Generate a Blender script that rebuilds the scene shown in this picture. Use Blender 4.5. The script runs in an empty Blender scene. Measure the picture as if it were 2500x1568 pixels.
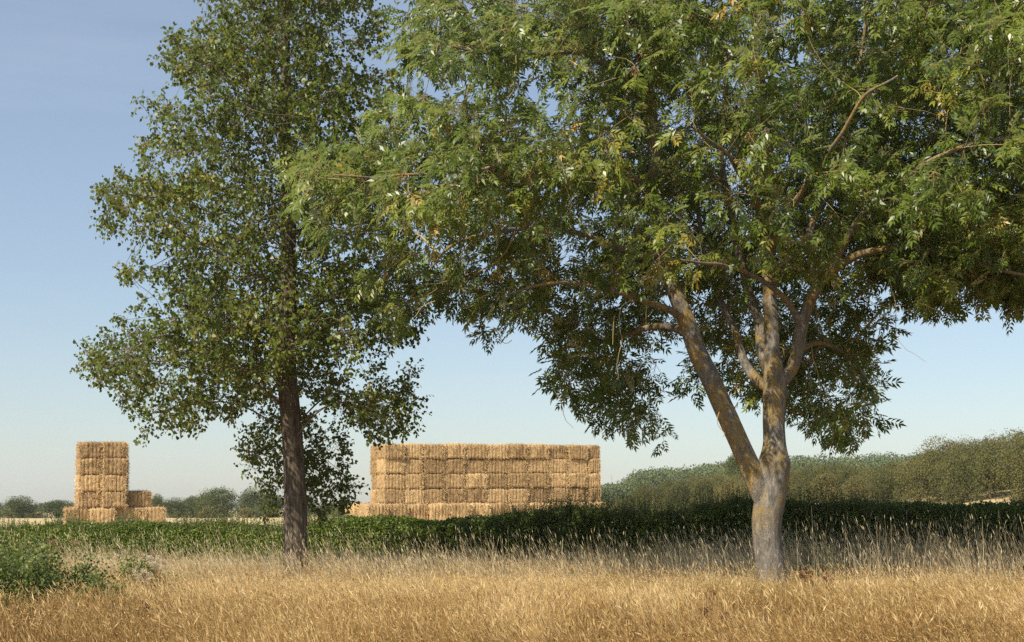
import bpy, math, random
import numpy as np
from mathutils import Vector

C = bpy.context.scene.collection
rng = np.random.default_rng(7)
random.seed(7)
R = math.radians

# ------------------------------------------------------------------ camera
F = 3472.0; HOR = 1240.0; EYE = 1.4          # focal length and horizon of the 2500x1568 photograph
cam_d = bpy.data.cameras.new('camera'); cam = bpy.data.objects.new('camera', cam_d); C.objects.link(cam)
cam_d.sensor_width = 36; cam_d.lens = 36*F/2500; cam_d.clip_end = 5000; cam_d.clip_start = .1
cam_d.shift_y = (HOR-784)/2500
cam.location = (0, 0, EYE); cam.rotation_euler = (R(90), 0, 0)
bpy.context.scene.camera = cam

# ------------------------------------------------------------------ light
SUN_EL = 46.0; SUN_A = 48.0                    # elevation; degrees from the left towards the camera side
sx, sy, sz = -math.cos(R(SUN_A))*math.cos(R(SUN_EL)), -math.sin(R(SUN_A))*math.cos(R(SUN_EL)), math.sin(R(SUN_EL))
sd = bpy.data.lights.new('sun', 'SUN'); sd.energy = 5.0; sd.angle = R(.53); sd.color = (1, .90, .73)
so = bpy.data.objects.new('sun', sd); C.objects.link(so)
so.rotation_euler = Vector((sx, sy, sz)).to_track_quat('Z', 'Y').to_euler()
w = bpy.data.worlds.new('World'); bpy.context.scene.world = w; w.use_nodes = True
nt = w.node_tree; nt.nodes.clear()
def wn(t, **k):
    n = nt.nodes.new(t)
    for a, b in k.items(): setattr(n, a, b)
    return n
out = wn('ShaderNodeOutputWorld'); bg = wn('ShaderNodeBackground'); bg.inputs[1].default_value = .086
sky = wn('ShaderNodeTexSky', sky_type='NISHITA', sun_disc=False, sun_elevation=R(SUN_EL), altitude=0,
         air_density=1.0, dust_density=.6, ozone_density=1.7)
sky.sun_rotation = math.atan2(sx, sy)
tc = wn('ShaderNodeTexCoord'); mp = wn('ShaderNodeMapping'); mp.inputs['Scale'].default_value = (1.2, 1.2, 9)
mp.inputs['Rotation'].default_value = (0, R(9), 0)
no = wn('ShaderNodeTexNoise'); no.inputs['Scale'].default_value = 2.2; no.inputs['Detail'].default_value = 7; no.inputs['Roughness'].default_value = .55
cr = wn('ShaderNodeMapRange'); cr.inputs[1].default_value = .44; cr.inputs[2].default_value = .8; cr.inputs[3].default_value = .2; cr.inputs[4].default_value = .38
mx = wn('ShaderNodeMix', data_type='RGBA'); mx.inputs[7].default_value = (5.7, 6.3, 7.0, 1)
L = nt.links.new
L(tc.outputs['Generated'], mp.inputs[0]); L(mp.outputs[0], no.inputs['Vector']); L(no.outputs[0], cr.inputs[0])
L(cr.outputs[0], mx.inputs[0]); L(sky.outputs[0], mx.inputs[6]); L(mx.outputs[2], bg.inputs[0]); L(bg.outputs[0], out.inputs[0])
vs = bpy.context.scene.view_settings
vs.view_transform = 'Standard'; vs.look = 'None'; vs.gamma = 1; vs.exposure = .56
cy = bpy.context.scene.cycles
bpy.context.scene.render.filter_size = 1.0; cy.use_denoising = False; cy.adaptive_threshold = .004; cy.max_bounces = 6; cy.diffuse_bounces = 3; cy.transmission_bounces = 4; cy.volume_bounces = 0

# ------------------------------------------------------------------ helpers
def wp(u, v, Y): return np.array([(u-1250)/F*Y, Y, EYE+(HOR-v)/F*Y])
def U(a, b, n): return rng.uniform(a, b, n)
def nrm(a): return a/(np.linalg.norm(a, axis=-1, keepdims=True)+1e-9)
def sstep(a, b, x):
    t = np.clip((x-a)/(b-a), 0, 1); return t*t*(3-2*t)
_tab = np.random.default_rng(3).uniform(-1, 1, (64, 64, 64))
def vnoise(p, s=1.0):
    p = np.asarray(p, float)*s; i = np.floor(p).astype(int); f = p-i; f = f*f*(3-2*f); r = 0
    for dx in (0, 1):
        for dy in (0, 1):
            for dz in (0, 1):
                wgt = (f[..., 0] if dx else 1-f[..., 0])*(f[..., 1] if dy else 1-f[..., 1])*(f[..., 2] if dz else 1-f[..., 2])
                r = r+wgt*_tab[(i[..., 0]+dx) & 63, (i[..., 1]+dy) & 63, (i[..., 2]+dz) & 63]
    return r
def fbm(p, s=1.0, o=3):
    r = 0; a = 1.0; t = 0
    for k in range(o): r = r+a*vnoise(np.asarray(p)+17.3*k, s*2**k); t += a; a *= .5
    return r/t
def tag(o, label=None, cat=None, group=None, kind=None):
    for k, v in (('label', label), ('category', cat), ('group', group), ('kind', kind)):
        if v: o[k] = v
    return o
def empty(name, loc, label, cat, group=None):
    o = bpy.data.objects.new(name, None); C.objects.link(o); o.location = tuple(float(c) for c in loc)
    o.empty_display_size = .2
    return tag(o, label, cat, group)

class MB:
    """numpy mesh collector: polygons of any size with a per-vertex 'tint'"""
    def __init__(s): s.V = []; s.T = []; s.F = []; s.n = 0
    def add(s, V, Fc, tint=0.5):
        V = np.asarray(V, float).reshape(-1, 3); Fc = np.asarray(Fc, int)
        s.V.append(V); s.T.append(np.broadcast_to(np.asarray(tint, float), (len(V),)))
        s.F.append(Fc+s.n); s.n += len(V)
    def soup(s, P, tint=0.5):                     # P (N,k,3)
        N, k, _ = P.shape; t = np.asarray(tint, float)
        t = np.repeat(t, k) if t.ndim == 1 else t
        s.add(P.reshape(-1, 3), np.arange(N*k).reshape(N, k), t)
    def mesh(s, name, mat, smooth=False, origin=None):
        me = bpy.data.meshes.new(name); V = np.concatenate(s.V)
        if origin is not None: V = V-np.asarray(origin, float)
        me.vertices.add(len(V)); me.vertices.foreach_set('co', V.astype(np.float32).ravel())
        li = np.concatenate([f.ravel() for f in s.F]).astype(np.int32)
        lt = np.concatenate([np.full(len(f), f.shape[1]) for f in s.F]).astype(np.int32)
        ls = np.concatenate([[0], np.cumsum(lt)[:-1]]).astype(np.int32)
        me.loops.add(len(li)); me.loops.foreach_set('vertex_index', li)
        me.polygons.add(len(lt)); me.polygons.foreach_set('loop_start', ls); me.polygons.foreach_set('loop_total', lt)
        if smooth: me.polygons.foreach_set('use_smooth', np.ones(len(lt), bool))
        me.update(calc_edges=True)
        a = me.attributes.new('tint', 'FLOAT', 'POINT'); a.data.foreach_set('value', np.concatenate(s.T).astype(np.float32))
        me.materials.append(mat); return me
    def build(s, name, mat, parent=None, smooth=False, origin=None):
        if origin is None and parent is not None: origin = parent.location
        o = bpy.data.objects.new(name, s.mesh(name, mat, smooth, origin)); C.objects.link(o)
        if parent is not None: o.parent = parent
        elif origin is not None: o.location = tuple(float(c) for c in origin)
        return o

def tube(mb, P, rad, n=8, bark=0.0, tint=.5, seed=0, bs=(6, 1.2)):
    P = np.asarray(P, float); rad = np.asarray(rad, float); m = len(P)
    T = nrm(np.gradient(P, axis=0)); ref = np.array([0.31, -.92, .23]); ref = ref/np.linalg.norm(ref)
    A = nrm(np.cross(T, ref)); B = np.cross(T, A)
    th = np.arange(n)/n*2*math.pi
    D = A[:, None]*np.cos(th)[None, :, None]+B[:, None]*np.sin(th)[None, :, None]
    r = np.repeat(rad[:, None], n, 1)
    if bark:
        s = np.concatenate([[0], np.cumsum(np.linalg.norm(np.diff(P, axis=0), axis=1))])
        q = np.stack([np.cos(th)[None]*bs[0]+0*s[:, None], np.sin(th)[None]*bs[0]+0*s[:, None], np.repeat(s[:, None], n, 1)*bs[1]+seed*9.1], -1)
        r = r+bark*fbm(q, 1, 3)*np.minimum(1, r/.05)
    V = P[:, None]+D*r[..., None]
    i = np.arange(m-1)[:, None]*n; j = np.arange(n)[None]; k = (j+1) % n
    mb.add(V, np.stack([i+j, i+k, i+n+k, i+n+j], -1).reshape(-1, 4), tint)

def spline(pts, step=.08):
    """Catmull-Rom through rows (x,y,z,r)"""
    P = np.asarray(pts, float); Q = np.vstack([2*P[0]-P[1], P, 2*P[-1]-P[-2]]); o = []
    for i in range(1, len(Q)-2):
        d = np.linalg.norm(Q[i+1, :3]-Q[i, :3]); k = max(2, int(d/step))
        for t in np.arange(k)/k:
            o.append(.5*((2*Q[i])+(-Q[i-1]+Q[i+1])*t+(2*Q[i-1]-5*Q[i]+4*Q[i+1]-Q[i+2])*t*t+(-Q[i-1]+3*Q[i]-3*Q[i+1]+Q[i+2])*t**3))
    o.append(Q[-2]); return np.array(o)

def rdir(n): return nrm(rng.normal(size=(n, 3)))

def leaves(mb, p, d, nn, Ln, W, tint, fold=.12, kind='diamond'):
    """p base, d direction, nn rough normal"""
    s = nrm(np.cross(d, nn)); nn = np.cross(s, d)
    Ln = Ln[:, None]; W = W[:, None]; f = nn*W*fold*2
    if kind == 'diamond':
        mb.soup(np.stack([p, p+d*.42*Ln+s*W/2+f, p+d*Ln-f*.8, p+d*.42*Ln-s*W/2+f], 1), tint)
    else:
        mb.soup(np.stack([p, p+d*.2*Ln+s*W*.42+f, p+d*.62*Ln+s*W*.44+f*.6, p+d*Ln-f*1.2, p+d*.62*Ln-s*W*.44+f*.6, p+d*.2*Ln-s*W*.42+f], 1), tint)

def twigs(mb, a, b, r0, r1, tint=.5, sag=0.1):
    """N tapered three-sided twigs from a to b, bent"""
    N = len(a); mid = (a+b)/2+rdir(N)*np.linalg.norm(b-a, axis=1)[:, None]*sag
    d = nrm(b-a); s = nrm(np.cross(d, rdir(N))); q = np.cross(d, s); V = []
    for P, r in ((a, r0), (mid, (np.asarray(r0)+r1)/2), (b, r1)):
        r = np.broadcast_to(np.asarray(r, float), (N,))[:, None]
        for k in range(3):
            V.append(P+(s*math.cos(k*2.094)+q*math.sin(k*2.094))*r)
    V = np.stack(V, 1); base = np.arange(N)[:, None, None]*9
    f = np.array([[i*3+k, i*3+(k+1) % 3, i*3+3+(k+1) % 3, i*3+3+k] for i in (0, 1) for k in range(3)])[None]
    mb.add(V.reshape(-1, 3), (base+f).reshape(-1, 4), tint)
    return mid

# ------------------------------------------------------------------ materials
def mat(name, ramp, attr=True, rough=.6, spec=.5, noise=None, bump=0, bscale=30, transl=0, back=None, nsc=(1, 1, 1), tcol=None, orand=0):
    """ramp: colours along tint (+ noise)"""
    m = bpy.data.materials.new(name); m.use_nodes = True; t = m.node_tree; N = t.nodes; K = t.links.new
    b = N['Principled BSDF']; b.inputs['Roughness'].default_value = rough; b.inputs['Specular IOR Level'].default_value = spec
    cr = N.new('ShaderNodeValToRGB'); e = cr.color_ramp.elements
    while len(e) < len(ramp): e.new(.5)
    for i, c in enumerate(ramp):
        pos, col = (c if len(c) == 2 else (i/(len(ramp)-1), c)); e[i].position = pos; e[i].color = (*col, 1)
    src = None
    if attr:
        a = N.new('ShaderNodeAttribute'); a.attribute_name = 'tint'; src = a.outputs['Fac']
        if orand:                                   # bushes of one kind differ in leaf colour
            oi = N.new('ShaderNodeObjectInfo'); mm = N.new('ShaderNodeMath'); mm.operation = 'MULTIPLY_ADD'; mm.inputs[1].default_value = orand
            K(oi.outputs['Random'], mm.inputs[0]); K(src, mm.inputs[2]); m3 = N.new('ShaderNodeMath'); m3.operation = 'SUBTRACT'; K(mm.outputs[0], m3.inputs[0]); m3.inputs[1].default_value = orand/2; src = m3.outputs[0]
    if noise or bump:
        tcn = N.new('ShaderNodeTexCoord'); mpn = N.new('ShaderNodeMapping'); mpn.inputs['Scale'].default_value = nsc
        K(tcn.outputs['Object'], mpn.inputs[0])
    if noise:
        sc, amt = noise; n = N.new('ShaderNodeTexNoise'); n.inputs['Scale'].default_value = sc; n.inputs['Detail'].default_value = 6
        K(mpn.outputs[0], n.inputs['Vector'])
        mr = N.new('ShaderNodeMapRange'); mr.inputs[1].default_value = .25; mr.inputs[2].default_value = .75
        mr.inputs[3].default_value = -amt if attr else 0; mr.inputs[4].default_value = amt if attr else 1
        K(n.outputs[0], mr.inputs[0])
        if attr:
            ad = N.new('ShaderNodeMath'); K(src, ad.inputs[0]); K(mr.outputs[0], ad.inputs[1]); src = ad.outputs[0]
        else: src = mr.outputs[0]
    K(src, cr.inputs[0]); col = cr.outputs[0]
    if back:
        g = N.new('ShaderNodeNewGeometry'); mxx = N.new('ShaderNodeMix'); mxx.data_type = 'RGBA'
        K(g.outputs['Backfacing'], mxx.inputs[0]); K(col, mxx.inputs[6]); mxx.inputs[7].default_value = (*back, 1); col = mxx.outputs[2]
    K(col, b.inputs['Base Color'])
    if bump:
        n2 = N.new('ShaderNodeTexNoise'); n2.inputs['Scale'].default_value = bscale; n2.inputs['Detail'].default_value = 8; n2.inputs['Roughness'].default_value = .65
        K(mpn.outputs[0], n2.inputs['Vector']); bn = N.new('ShaderNodeBump'); bn.inputs['Strength'].default_value = 1; bn.inputs['Distance'].default_value = bump
        K(n2.outputs[0], bn.inputs['Height']); K(bn.outputs[0], b.inputs['Normal'])
    if transl:
        tr = N.new('ShaderNodeBsdfTranslucent'); ms = N.new('ShaderNodeMixShader'); ms.inputs[0].default_value = transl
        if tcol:
            mt = N.new('ShaderNodeMix'); mt.data_type = 'RGBA'; mt.inputs[0].default_value = .6; mt.inputs[7].default_value = (*tcol, 1)
            K(col, mt.inputs[6]); K(mt.outputs[2], tr.inputs[0])
        else: K(col, tr.inputs[0])
        o = [x for x in N if x.type == 'OUTPUT_MATERIAL'][0]
        K(b.outputs[0], ms.inputs[1]); K(tr.outputs[0], ms.inputs[2]); K(ms.outputs[0], o.inputs[0])
    return m

M = {}
M['leafA'] = mat('dark_round_leaf', [(.03, .055, .005), (.064, .104, .009), (.125, .165, .016), (.26, .2, .03)], rough=.45, spec=.4, transl=.3, back=(.17, .19, .07), tcol=(.3, .33, .02))
M['leafB'] = mat('ash_leaflet', [(.032, .062, .006), (.078, .125, .011), (.19, .235, .03), (.40, .25, .04)], rough=.38, spec=.45, transl=.32, back=(.40, .43, .25), tcol=(.32, .40, .03))
M['twigB'] = mat('ash_twig_bark', [(.13, .10, .065), (.3, .235, .13), (.48, .35, .13)], rough=.85, spec=.2)  # ramp lightened to paint sunlight on the twigs, with yellow lichen
M['keys'] = mat('ash_keys', [(.22, .12, .03), (.36, .22, .05), (.42, .32, .1)], rough=.6, transl=.25)
M['barkA'] = mat('furrowed_bark', [(0, (.04, .031, .022)), (.5, (.13, .103, .075)), (1, (.25, .21, .165))], attr=False, rough=.9, spec=.2, noise=(9, 1), bump=.05, bscale=9, nsc=(2.4, 2.4, .35))
M['twig'] = mat('twig_bark', [(.09, .07, .05), (.2, .16, .11), (.34, .25, .1)], rough=.85, spec=.2)
M['hedge'] = mat('hedge_leaf', [(.04, .07, .006), (.085, .132, .010), (.135, .19, .018), (.24, .26, .045)], rough=.5, spec=.4, transl=.25, back=(.1, .14, .04), tcol=(.18, .27, .02))
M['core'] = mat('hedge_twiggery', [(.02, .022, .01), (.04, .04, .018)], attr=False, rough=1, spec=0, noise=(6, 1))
M['bush'] = mat('bramble_leaf', [(.045, .07, .015), (.085, .12, .025), (.14, .18, .04), (.3, .27, .07)], rough=.55, spec=.2, transl=.25, back=(.18, .22, .12), tcol=(.2, .3, .04))
M['farleaf'] = mat('distant_leaf', [(.05, .065, .015), (.085, .10, .022), (.13, .14, .03), (.2, .16, .05)], rough=.6, spec=.3, transl=.2, back=(.09, .12, .045))
M['scrub'] = mat('scrub_leaf', [(.05, .072, .010), (.10, .118, .018), (.165, .155, .032), (.27, .2, .065)], orand=.8, rough=.7, spec=.2, transl=.2, back=(.13, .12, .06))
M['wood'] = mat('far_wood_leaf', [(.055, .08, .03), (.095, .125, .045), (.14, .165, .065)], rough=.7, spec=.2)  # leaf colours paled and cooled to paint in distance haze
M['grassG'] = mat('golden_grass', [(.12, .065, .02), (.32, .185, .058), (.52, .35, .13), (.72, .56, .3)], rough=.6, spec=.35, transl=.25)
M['grassP'] = mat('pale_grass', [(.26, .17, .08), (.5, .38, .2), (.68, .56, .34), (.82, .73, .5)], rough=.5, spec=.4, transl=.35)
M['grassN'] = mat('green_grass', [(.12, .15, .03), (.2, .22, .06), (.34, .32, .12)], rough=.55, spec=.35, transl=.3)
M['straw'] = mat('straw', [(0, (.17, .11, .055)), (.35, (.40, .27, .135)), (.7, (.62, .445, .23)), (1, (.88, .71, .43))], rough=.8, spec=.15, orand=.32, noise=(14, .22), bump=.02, bscale=16, nsc=(1.6, 1.6, .5))
M['dock'] = mat('dock_seed', [(.09, .03, .015), (.18, .065, .03), (.26, .11, .05)], rough=.8)
M['umbel'] = mat('dry_umbel', [(.14, .08, .04), (.25, .15, .08), (.34, .22, .13)], rough=.8)
M['fluff'] = mat('thistle_down', [(.5, .4, .28), (.8, .7, .55)], rough=.9, transl=.3)

def ash_bark():
    m = bpy.data.materials.new('ash_bark'); m.use_nodes = True; N = m.node_tree.nodes; K = m.node_tree.links.new
    b = N['Principled BSDF']; b.inputs['Roughness'].default_value = .85; b.inputs['Specular IOR Level'].default_value = .25
    t = N.new('ShaderNodeTexCoord')
    def noise(sc, det=6, scale=(1, 1, 1), r=.6):
        mpn = N.new('ShaderNodeMapping'); mpn.inputs['Scale'].default_value = scale; K(t.outputs['Object'], mpn.inputs[0])
        n = N.new('ShaderNodeTexNoise'); n.inputs['Scale'].default_value = sc; n.inputs['Detail'].default_value = det; n.inputs['Roughness'].default_value = r
        K(mpn.outputs[0], n.inputs['Vector']); return n.outputs[0]
    def ramp(src, st):
        c = N.new('ShaderNodeValToRGB'); e = c.color_ramp.elements
        while len(e) < len(st): e.new(.5)
        for i, (p, col) in enumerate(st): e[i].position = p; e[i].color = (*col, 1)
        K(src, c.inputs[0]); return c.outputs[0]
    base = ramp(noise(16, 9, (1, 1, .3), .7), [(.34, (.12, .105, .088)), (.5, (.205, .185, .155)), (.66, (.36, .335, .285))])
    # yellow lichen: patches of the bark itself, most of them above the foot
    mask = ramp(noise(2.3, 7, (1, 1, .7), .68), [(.46, (0, 0, 0)), (.56, (1, 1, 1))])
    fine = ramp(noise(38, 4, (1, 1, 1), .7), [(.44, (0, 0, 0)), (.56, (1, 1, 1))])
    sp = N.new('ShaderNodeSeparateXYZ'); K(t.outputs['Object'], sp.inputs[0])
    hm = N.new('ShaderNodeMapRange'); hm.inputs[1].default_value = .8; hm.inputs[2].default_value = 1.5; K(sp.outputs[2], hm.inputs[0])
    m1 = N.new('ShaderNodeMath'); m1.operation = 'MULTIPLY'; K(mask, m1.inputs[0]); K(fine, m1.inputs[1])
    m2 = N.new('ShaderNodeMath'); m2.operation = 'MULTIPLY'; K(m1.outputs[0], m2.inputs[0]); K(hm.outputs[0], m2.inputs[1])
    mx = N.new('ShaderNodeMix'); mx.data_type = 'RGBA'; K(m2.outputs[0], mx.inputs[0]); K(base, mx.inputs[6]); mx.inputs[7].default_value = (.40, .25, .035, 1)
    K(mx.outputs[2], b.inputs['Base Color'])
    bn = N.new('ShaderNodeBump'); bn.inputs['Distance'].default_value = .06; K(noise(30, 9, (1, 1, .25), .75), bn.inputs['Height']); K(bn.outputs[0], b.inputs['Normal'])
    return m
M['barkB'] = ash_bark()

def ground_mat():
    m = bpy.data.materials.new('ground'); m.use_nodes = True; N = m.node_tree.nodes; K = m.node_tree.links.new
    b = N['Principled BSDF']; b.inputs['Roughness'].default_value = .95; b.inputs['Specular IOR Level'].default_value = .1
    g = N.new('ShaderNodeNewGeometry'); s = N.new('ShaderNodeSeparateXYZ'); K(g.outputs['Position'], s.inputs[0])
    def nz(sc, lo, hi, scale=(1, 1, 1)):
        mp_ = N.new('ShaderNodeMapping'); mp_.inputs['Scale'].default_value = scale; K(g.outputs['Position'], mp_.inputs[0])
        n = N.new('ShaderNodeTexNoise'); n.inputs['Scale'].default_value = sc; n.inputs['Detail'].default_value = 8; n.inputs['Roughness'].default_value = .65; K(mp_.outputs[0], n.inputs['Vector'])
        r = N.new('ShaderNodeMix'); r.data_type = 'RGBA'; r.inputs[6].default_value = (*lo, 1); r.inputs[7].default_value = (*hi, 1)
        q = N.new('ShaderNodeMapRange'); q.inputs[1].default_value = .35; q.inputs[2].default_value = .65; K(n.outputs[0], q.inputs[0]); K(q.outputs[0], r.inputs[0]); return r.outputs[2]
    near = nz(6, (.10, .06, .025), (.3, .19, .085))
    stub = nz(.35, (.38, .29, .15), (.50, .40, .23), (.15, 1, 1))
    mr = N.new('ShaderNodeMapRange'); mr.inputs[1].default_value = 44; mr.inputs[2].default_value = 46; K(s.outputs[1], mr.inputs[0])
    mx = N.new('ShaderNodeMix'); mx.data_type = 'RGBA'; K(mr.outputs[0], mx.inputs[0]); K(near, mx.inputs[6]); K(stub, mx.inputs[7])
    K(mx.outputs[2], b.inputs['Base Color']); return m

# ------------------------------------------------------------------ ground
HX = np.array([-200, 25, 32, 45, 55, 68, 73, 98, 134, 160, 400.]); HZ = np.array([0, 0, 1, 4.5, 6, 6.6, 5.8, 8, 9.5, 10, 10.])
def scrub_line(x): return 190-np.clip(x, 0, 60)*1.75                     # front edge of the scrub bank
def ground_z(x, y):
    x = np.asarray(x, float); y = np.asarray(y, float)
    z = .42*sstep(46, 70, y)
    z = z+np.clip(x-5, 0, 70)*.034*sstep(68, 118, y)
    z = z+np.clip(y-scrub_line(x), 0, 45)*.075*sstep(8, 45, x)*sstep(300, 240, y)
    z = z-sstep(60, 75, x)*0
    zh = np.interp(x*500/np.maximum(y, 1), HX, HZ)
    z = z+zh*sstep(330, 500, y)
    z = z-.95*sstep(120, 250, y)*sstep(10, -50, x)
    return z
def build_ground():
    ys = np.concatenate([np.linspace(-30, 8, 8), np.linspace(9, 60, 60), np.linspace(62, 300, 90), np.linspace(310, 620, 50), [700, 900, 1100, 1400]])
    ts = np.linspace(-1, 1, 121); ts = np.sign(ts)*np.abs(ts)**1.3
    Y, T = np.meshgrid(ys, ts, indexing='ij'); X = T*(40+np.maximum(Y, 0)*.9)
    Z = ground_z(X, Y)+.03*vnoise(np.stack([X, Y, 0*X], -1), .6)*(Y < 44)
    mb = MB(); n = len(ts); i = np.arange(len(ys)-1)[:, None]*n; j = np.arange(n-1)[None]
    mb.add(np.stack([X, Y, Z], -1), np.stack([i+j, i+j+1, i+n+j+1, i+n+j], -1).reshape(-1, 4))
    o = mb.build('ground', ground_mat(), smooth=True); tag(o, kind='structure')
build_ground()

# ------------------------------------------------------------------ trees: skeleton growth
def in_poly(u, v, P):
    P = np.asarray(P, float); x0, y0 = P[:, 0], P[:, 1]; x1, y1 = np.roll(x0, -1), np.roll(y0, -1); c = np.zeros(len(u), bool)
    for a, b, d, e in zip(x0, y0, x1, y1):
        with np.errstate(divide='ignore', invalid='ignore'):
            c ^= ((b > v) != (e > v)) & (u < (d-a)*(v-b)/(e-b+1e-9)+a)
    return c
def edge_dist(u, v, P):
    P = np.asarray(P, float); Q = np.roll(P, -1, 0); r = np.full(len(u), 1e9)
    for a, b in zip(P, Q):
        d = b-a; t = np.clip(((u-a[0])*d[0]+(v-a[1])*d[1])/(d@d+1e-9), 0, 1)
        r = np.minimum(r, np.hypot(u-a[0]-t*d[0], v-a[1]-t*d[1]))
    return r

def grow(start, slen, tips, bf=.45, step=.22, arch=.1, wob=.07, pre=()):
    """start nodes (n,3) + path lengths; joins every tip by the cheapest path. Returns pos, parent, ntip index list"""
    cap = len(start)+len(tips)*30+len(pre)*20; pos = np.zeros((cap, 3)); pl = np.zeros(cap); par = np.full(cap, -1)
    n = len(start); pos[:n] = start; pl[:n] = slen; n0 = n
    pre = [P for P in pre if np.sum(np.linalg.norm(tips-P[-1], axis=1) < .65) > 7]
    for P in sorted(pre, key=lambda q: np.linalg.norm(q[-1]-q[0])):
        j = int(np.argmin(np.linalg.norm(pos[:n0]-P[0], axis=1)))
        for q in P[1:]:
            pos[n] = q+rng.normal(size=3)*.025; par[n] = j; pl[n] = pl[j]+np.linalg.norm(q-pos[j])*.6; j = n; n += 1
    d0 = np.array([np.min(np.linalg.norm(start-t, axis=1)) for t in tips]); ends = []
    for i in np.argsort(d0):
        t = tips[i]; d = np.linalg.norm(pos[:n]-t, axis=1); j = int(np.argmin(d+bf*pl[:n])); dj = d[j]
        k = max(1, int(dj/step)); 
        if n+k > cap: break
        f = (np.arange(1, k+1)/k)[:, None]; w_ = np.sin(f*math.pi)
        nz = rng.normal(size=3)*wob*dj; nz2 = rng.normal(size=3)*wob*.6*dj
        seg = pos[j]+(t-pos[j])*f+w_*(nz+np.array([0, 0, arch*dj]))+np.sin(f*2*math.pi)*nz2
        if k > 1: seg[:-1] += rng.normal(size=(k-1, 3))*.02
        pos[n:n+k] = seg; par[n] = j; par[n+1:n+k] = np.arange(n, n+k-1); pl[n:n+k] = pl[j]+f[:, 0]*dj
        n += k; ends.append(n-1)
    return pos[:n], par[:n], np.array(ends), pl[:n]

def skeleton_mesh(mb, pos, par, n0, rtip=.0045, e=2.35, rmax=.09, tint=(.2, .6)):
    n = len(pos); s = np.zeros(n)
    kids = [[] for _ in range(n)]
    for i in range(n-1, n0-1, -1):
        if not kids[i]: s[i] = rtip**e
        s[par[i]] += s[i]; kids[par[i]].append(i)
    r = np.minimum(np.maximum(s, 1e-12)**(1/e), rmax)
    stack = [k for i in range(n0) for k in kids[i]]
    while stack:
        k = stack.pop(); ch = [par[k], k]; c = k
        while kids[c]:
            ks = sorted(kids[c], key=lambda q: -s[q]); stack += ks[1:]; c = ks[0]; ch.append(c)
        P = pos[ch]; rr = r[ch].copy(); rr[0] = rr[1]
        if len(P) > 2:
            q = P.copy(); q[1:-1] = (P[:-2]+2*P[1:-1]+P[2:])/4; P = q
        sides = 7 if rr[0] > .03 else 5 if rr[0] > .012 else 3
        tube(mb, P, rr, sides, tint=random.uniform(*tint))
    return r

def crown_points(poly, n, Yc, Tmax, E, clump=.35, drop=0, dens=None, umin=None, ymod=None, dip=.6):
    P = np.asarray(poly, float); lo, hi = P.min(0), P.max(0); ou = []
    tot = 0
    while tot < n:
        u = U(lo[0], hi[0], n*3); v = U(lo[1], hi[1], n*3); k = in_poly(u, v, P); u, v = u[k], v[k]
        e = np.maximum(edge_dist(u, v, P)+26*vnoise(np.stack([u/45, v/45, 0*u], -1)), 0); T = Tmax*np.sqrt(np.clip(1-(1-np.minimum(e/E, 1))**2, .02, 1))
        s = U(-1, 1, len(u)); s = np.sign(s)*np.abs(s)**dip
        Y = Yc+(ymod(u, v) if ymod else 0)+T*s
        p = np.stack([(u-1250)/F*Y, Y, EYE+(HOR-v)/F*Y], -1)
        q = vnoise(p, 1.25)*.75+vnoise(p+50, .5)*.35
        keep = (q > -clump+U(0, .2, len(u))-.1) & (edge_dist(u, v, P)+30*vnoise(np.stack([u/40, v/40, p[:, 1]], -1)) > 4)
        if drop: keep &= in_poly(u, v+drop, P) | (rng.random(len(u)) < .08)      # leaf sprays hang below their twigs
        if dens is not None: keep &= U(0, 1, len(u)) < dens(u, v)
        ou.append(p[keep]); tot += keep.sum()
    return np.concatenate(ou)[:n]

def relax(p, dmin):
    """drop points closer than dmin to an accepted one"""
    cell = {}; keep = []
    for i, q in enumerate(p):
        c = tuple(np.floor(q/dmin).astype(int)); ok = True
        for a in (-1, 0, 1):
            for b in (-1, 0, 1):
                for d in (-1, 0, 1):
                    for j in cell.get((c[0]+a, c[1]+b, c[2]+d), ()):
                        if np.sum((p[j]-q)**2) < dmin*dmin: ok = False
        if ok: keep.append(i); cell.setdefault(c, []).append(i)
    return p[keep]

def boughs(cand, start, K_, rise, arch, r_, keepall=.06):
    """K_ boughs reach from the stems to well-spread crown points; only tips near a bough are kept"""
    c0 = start.mean(0); sc = cand[rng.permutation(len(cand))[:3000]]
    dax = np.array([np.min(np.linalg.norm(start-q, axis=1)) for q in sc]); pr = dax**1.2; pick = [int(np.argmax(pr))]
    dm = np.linalg.norm(sc-sc[pick[0]], axis=1)
    for k in range(K_-1):
        j = int(np.argmax(dm*(.55+.45*dax/dax.max())*rng.uniform(.75, 1, len(sc)))); pick.append(j); dm = np.minimum(dm, np.linalg.norm(sc-sc[j], axis=1))
    pts = []; ends_ = sc[pick]
    for e in ends_:
        dh = np.hypot(start[:, 0]-e[0], start[:, 1]-e[1]); dz = e[2]-start[:, 2]
        j = int(np.argmin(dh+np.abs(dz-rise*dh)*1.2)); o = start[j]; t = np.linspace(0, 1, 14)[:, None]; ln = np.linalg.norm(e-o)
        side = rng.normal(size=3)*.08*ln
        pts.append(o+(e-o)*t+np.array([0, 0, arch*ln])*np.sin(t*math.pi)+side*np.sin(t*math.pi))
    A = np.concatenate(pts); T = np.tile(np.linspace(0, 1, 14), K_); keep = np.zeros(len(cand), bool); rr = r_*(.55+.6*np.sin(np.clip(T*1.05, 0, 1)*math.pi)**.7); rr[T < .18] = .12
    for i0 in range(0, len(cand), 500):
        q = cand[i0:i0+500, None]-A[None]; q[..., 2] *= 1.35; keep[i0:i0+500] = (np.linalg.norm(q, axis=2) < rr[None]).any(1)
    keep |= rng.random(len(cand)) < keepall
    return cand[keep], pts

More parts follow.
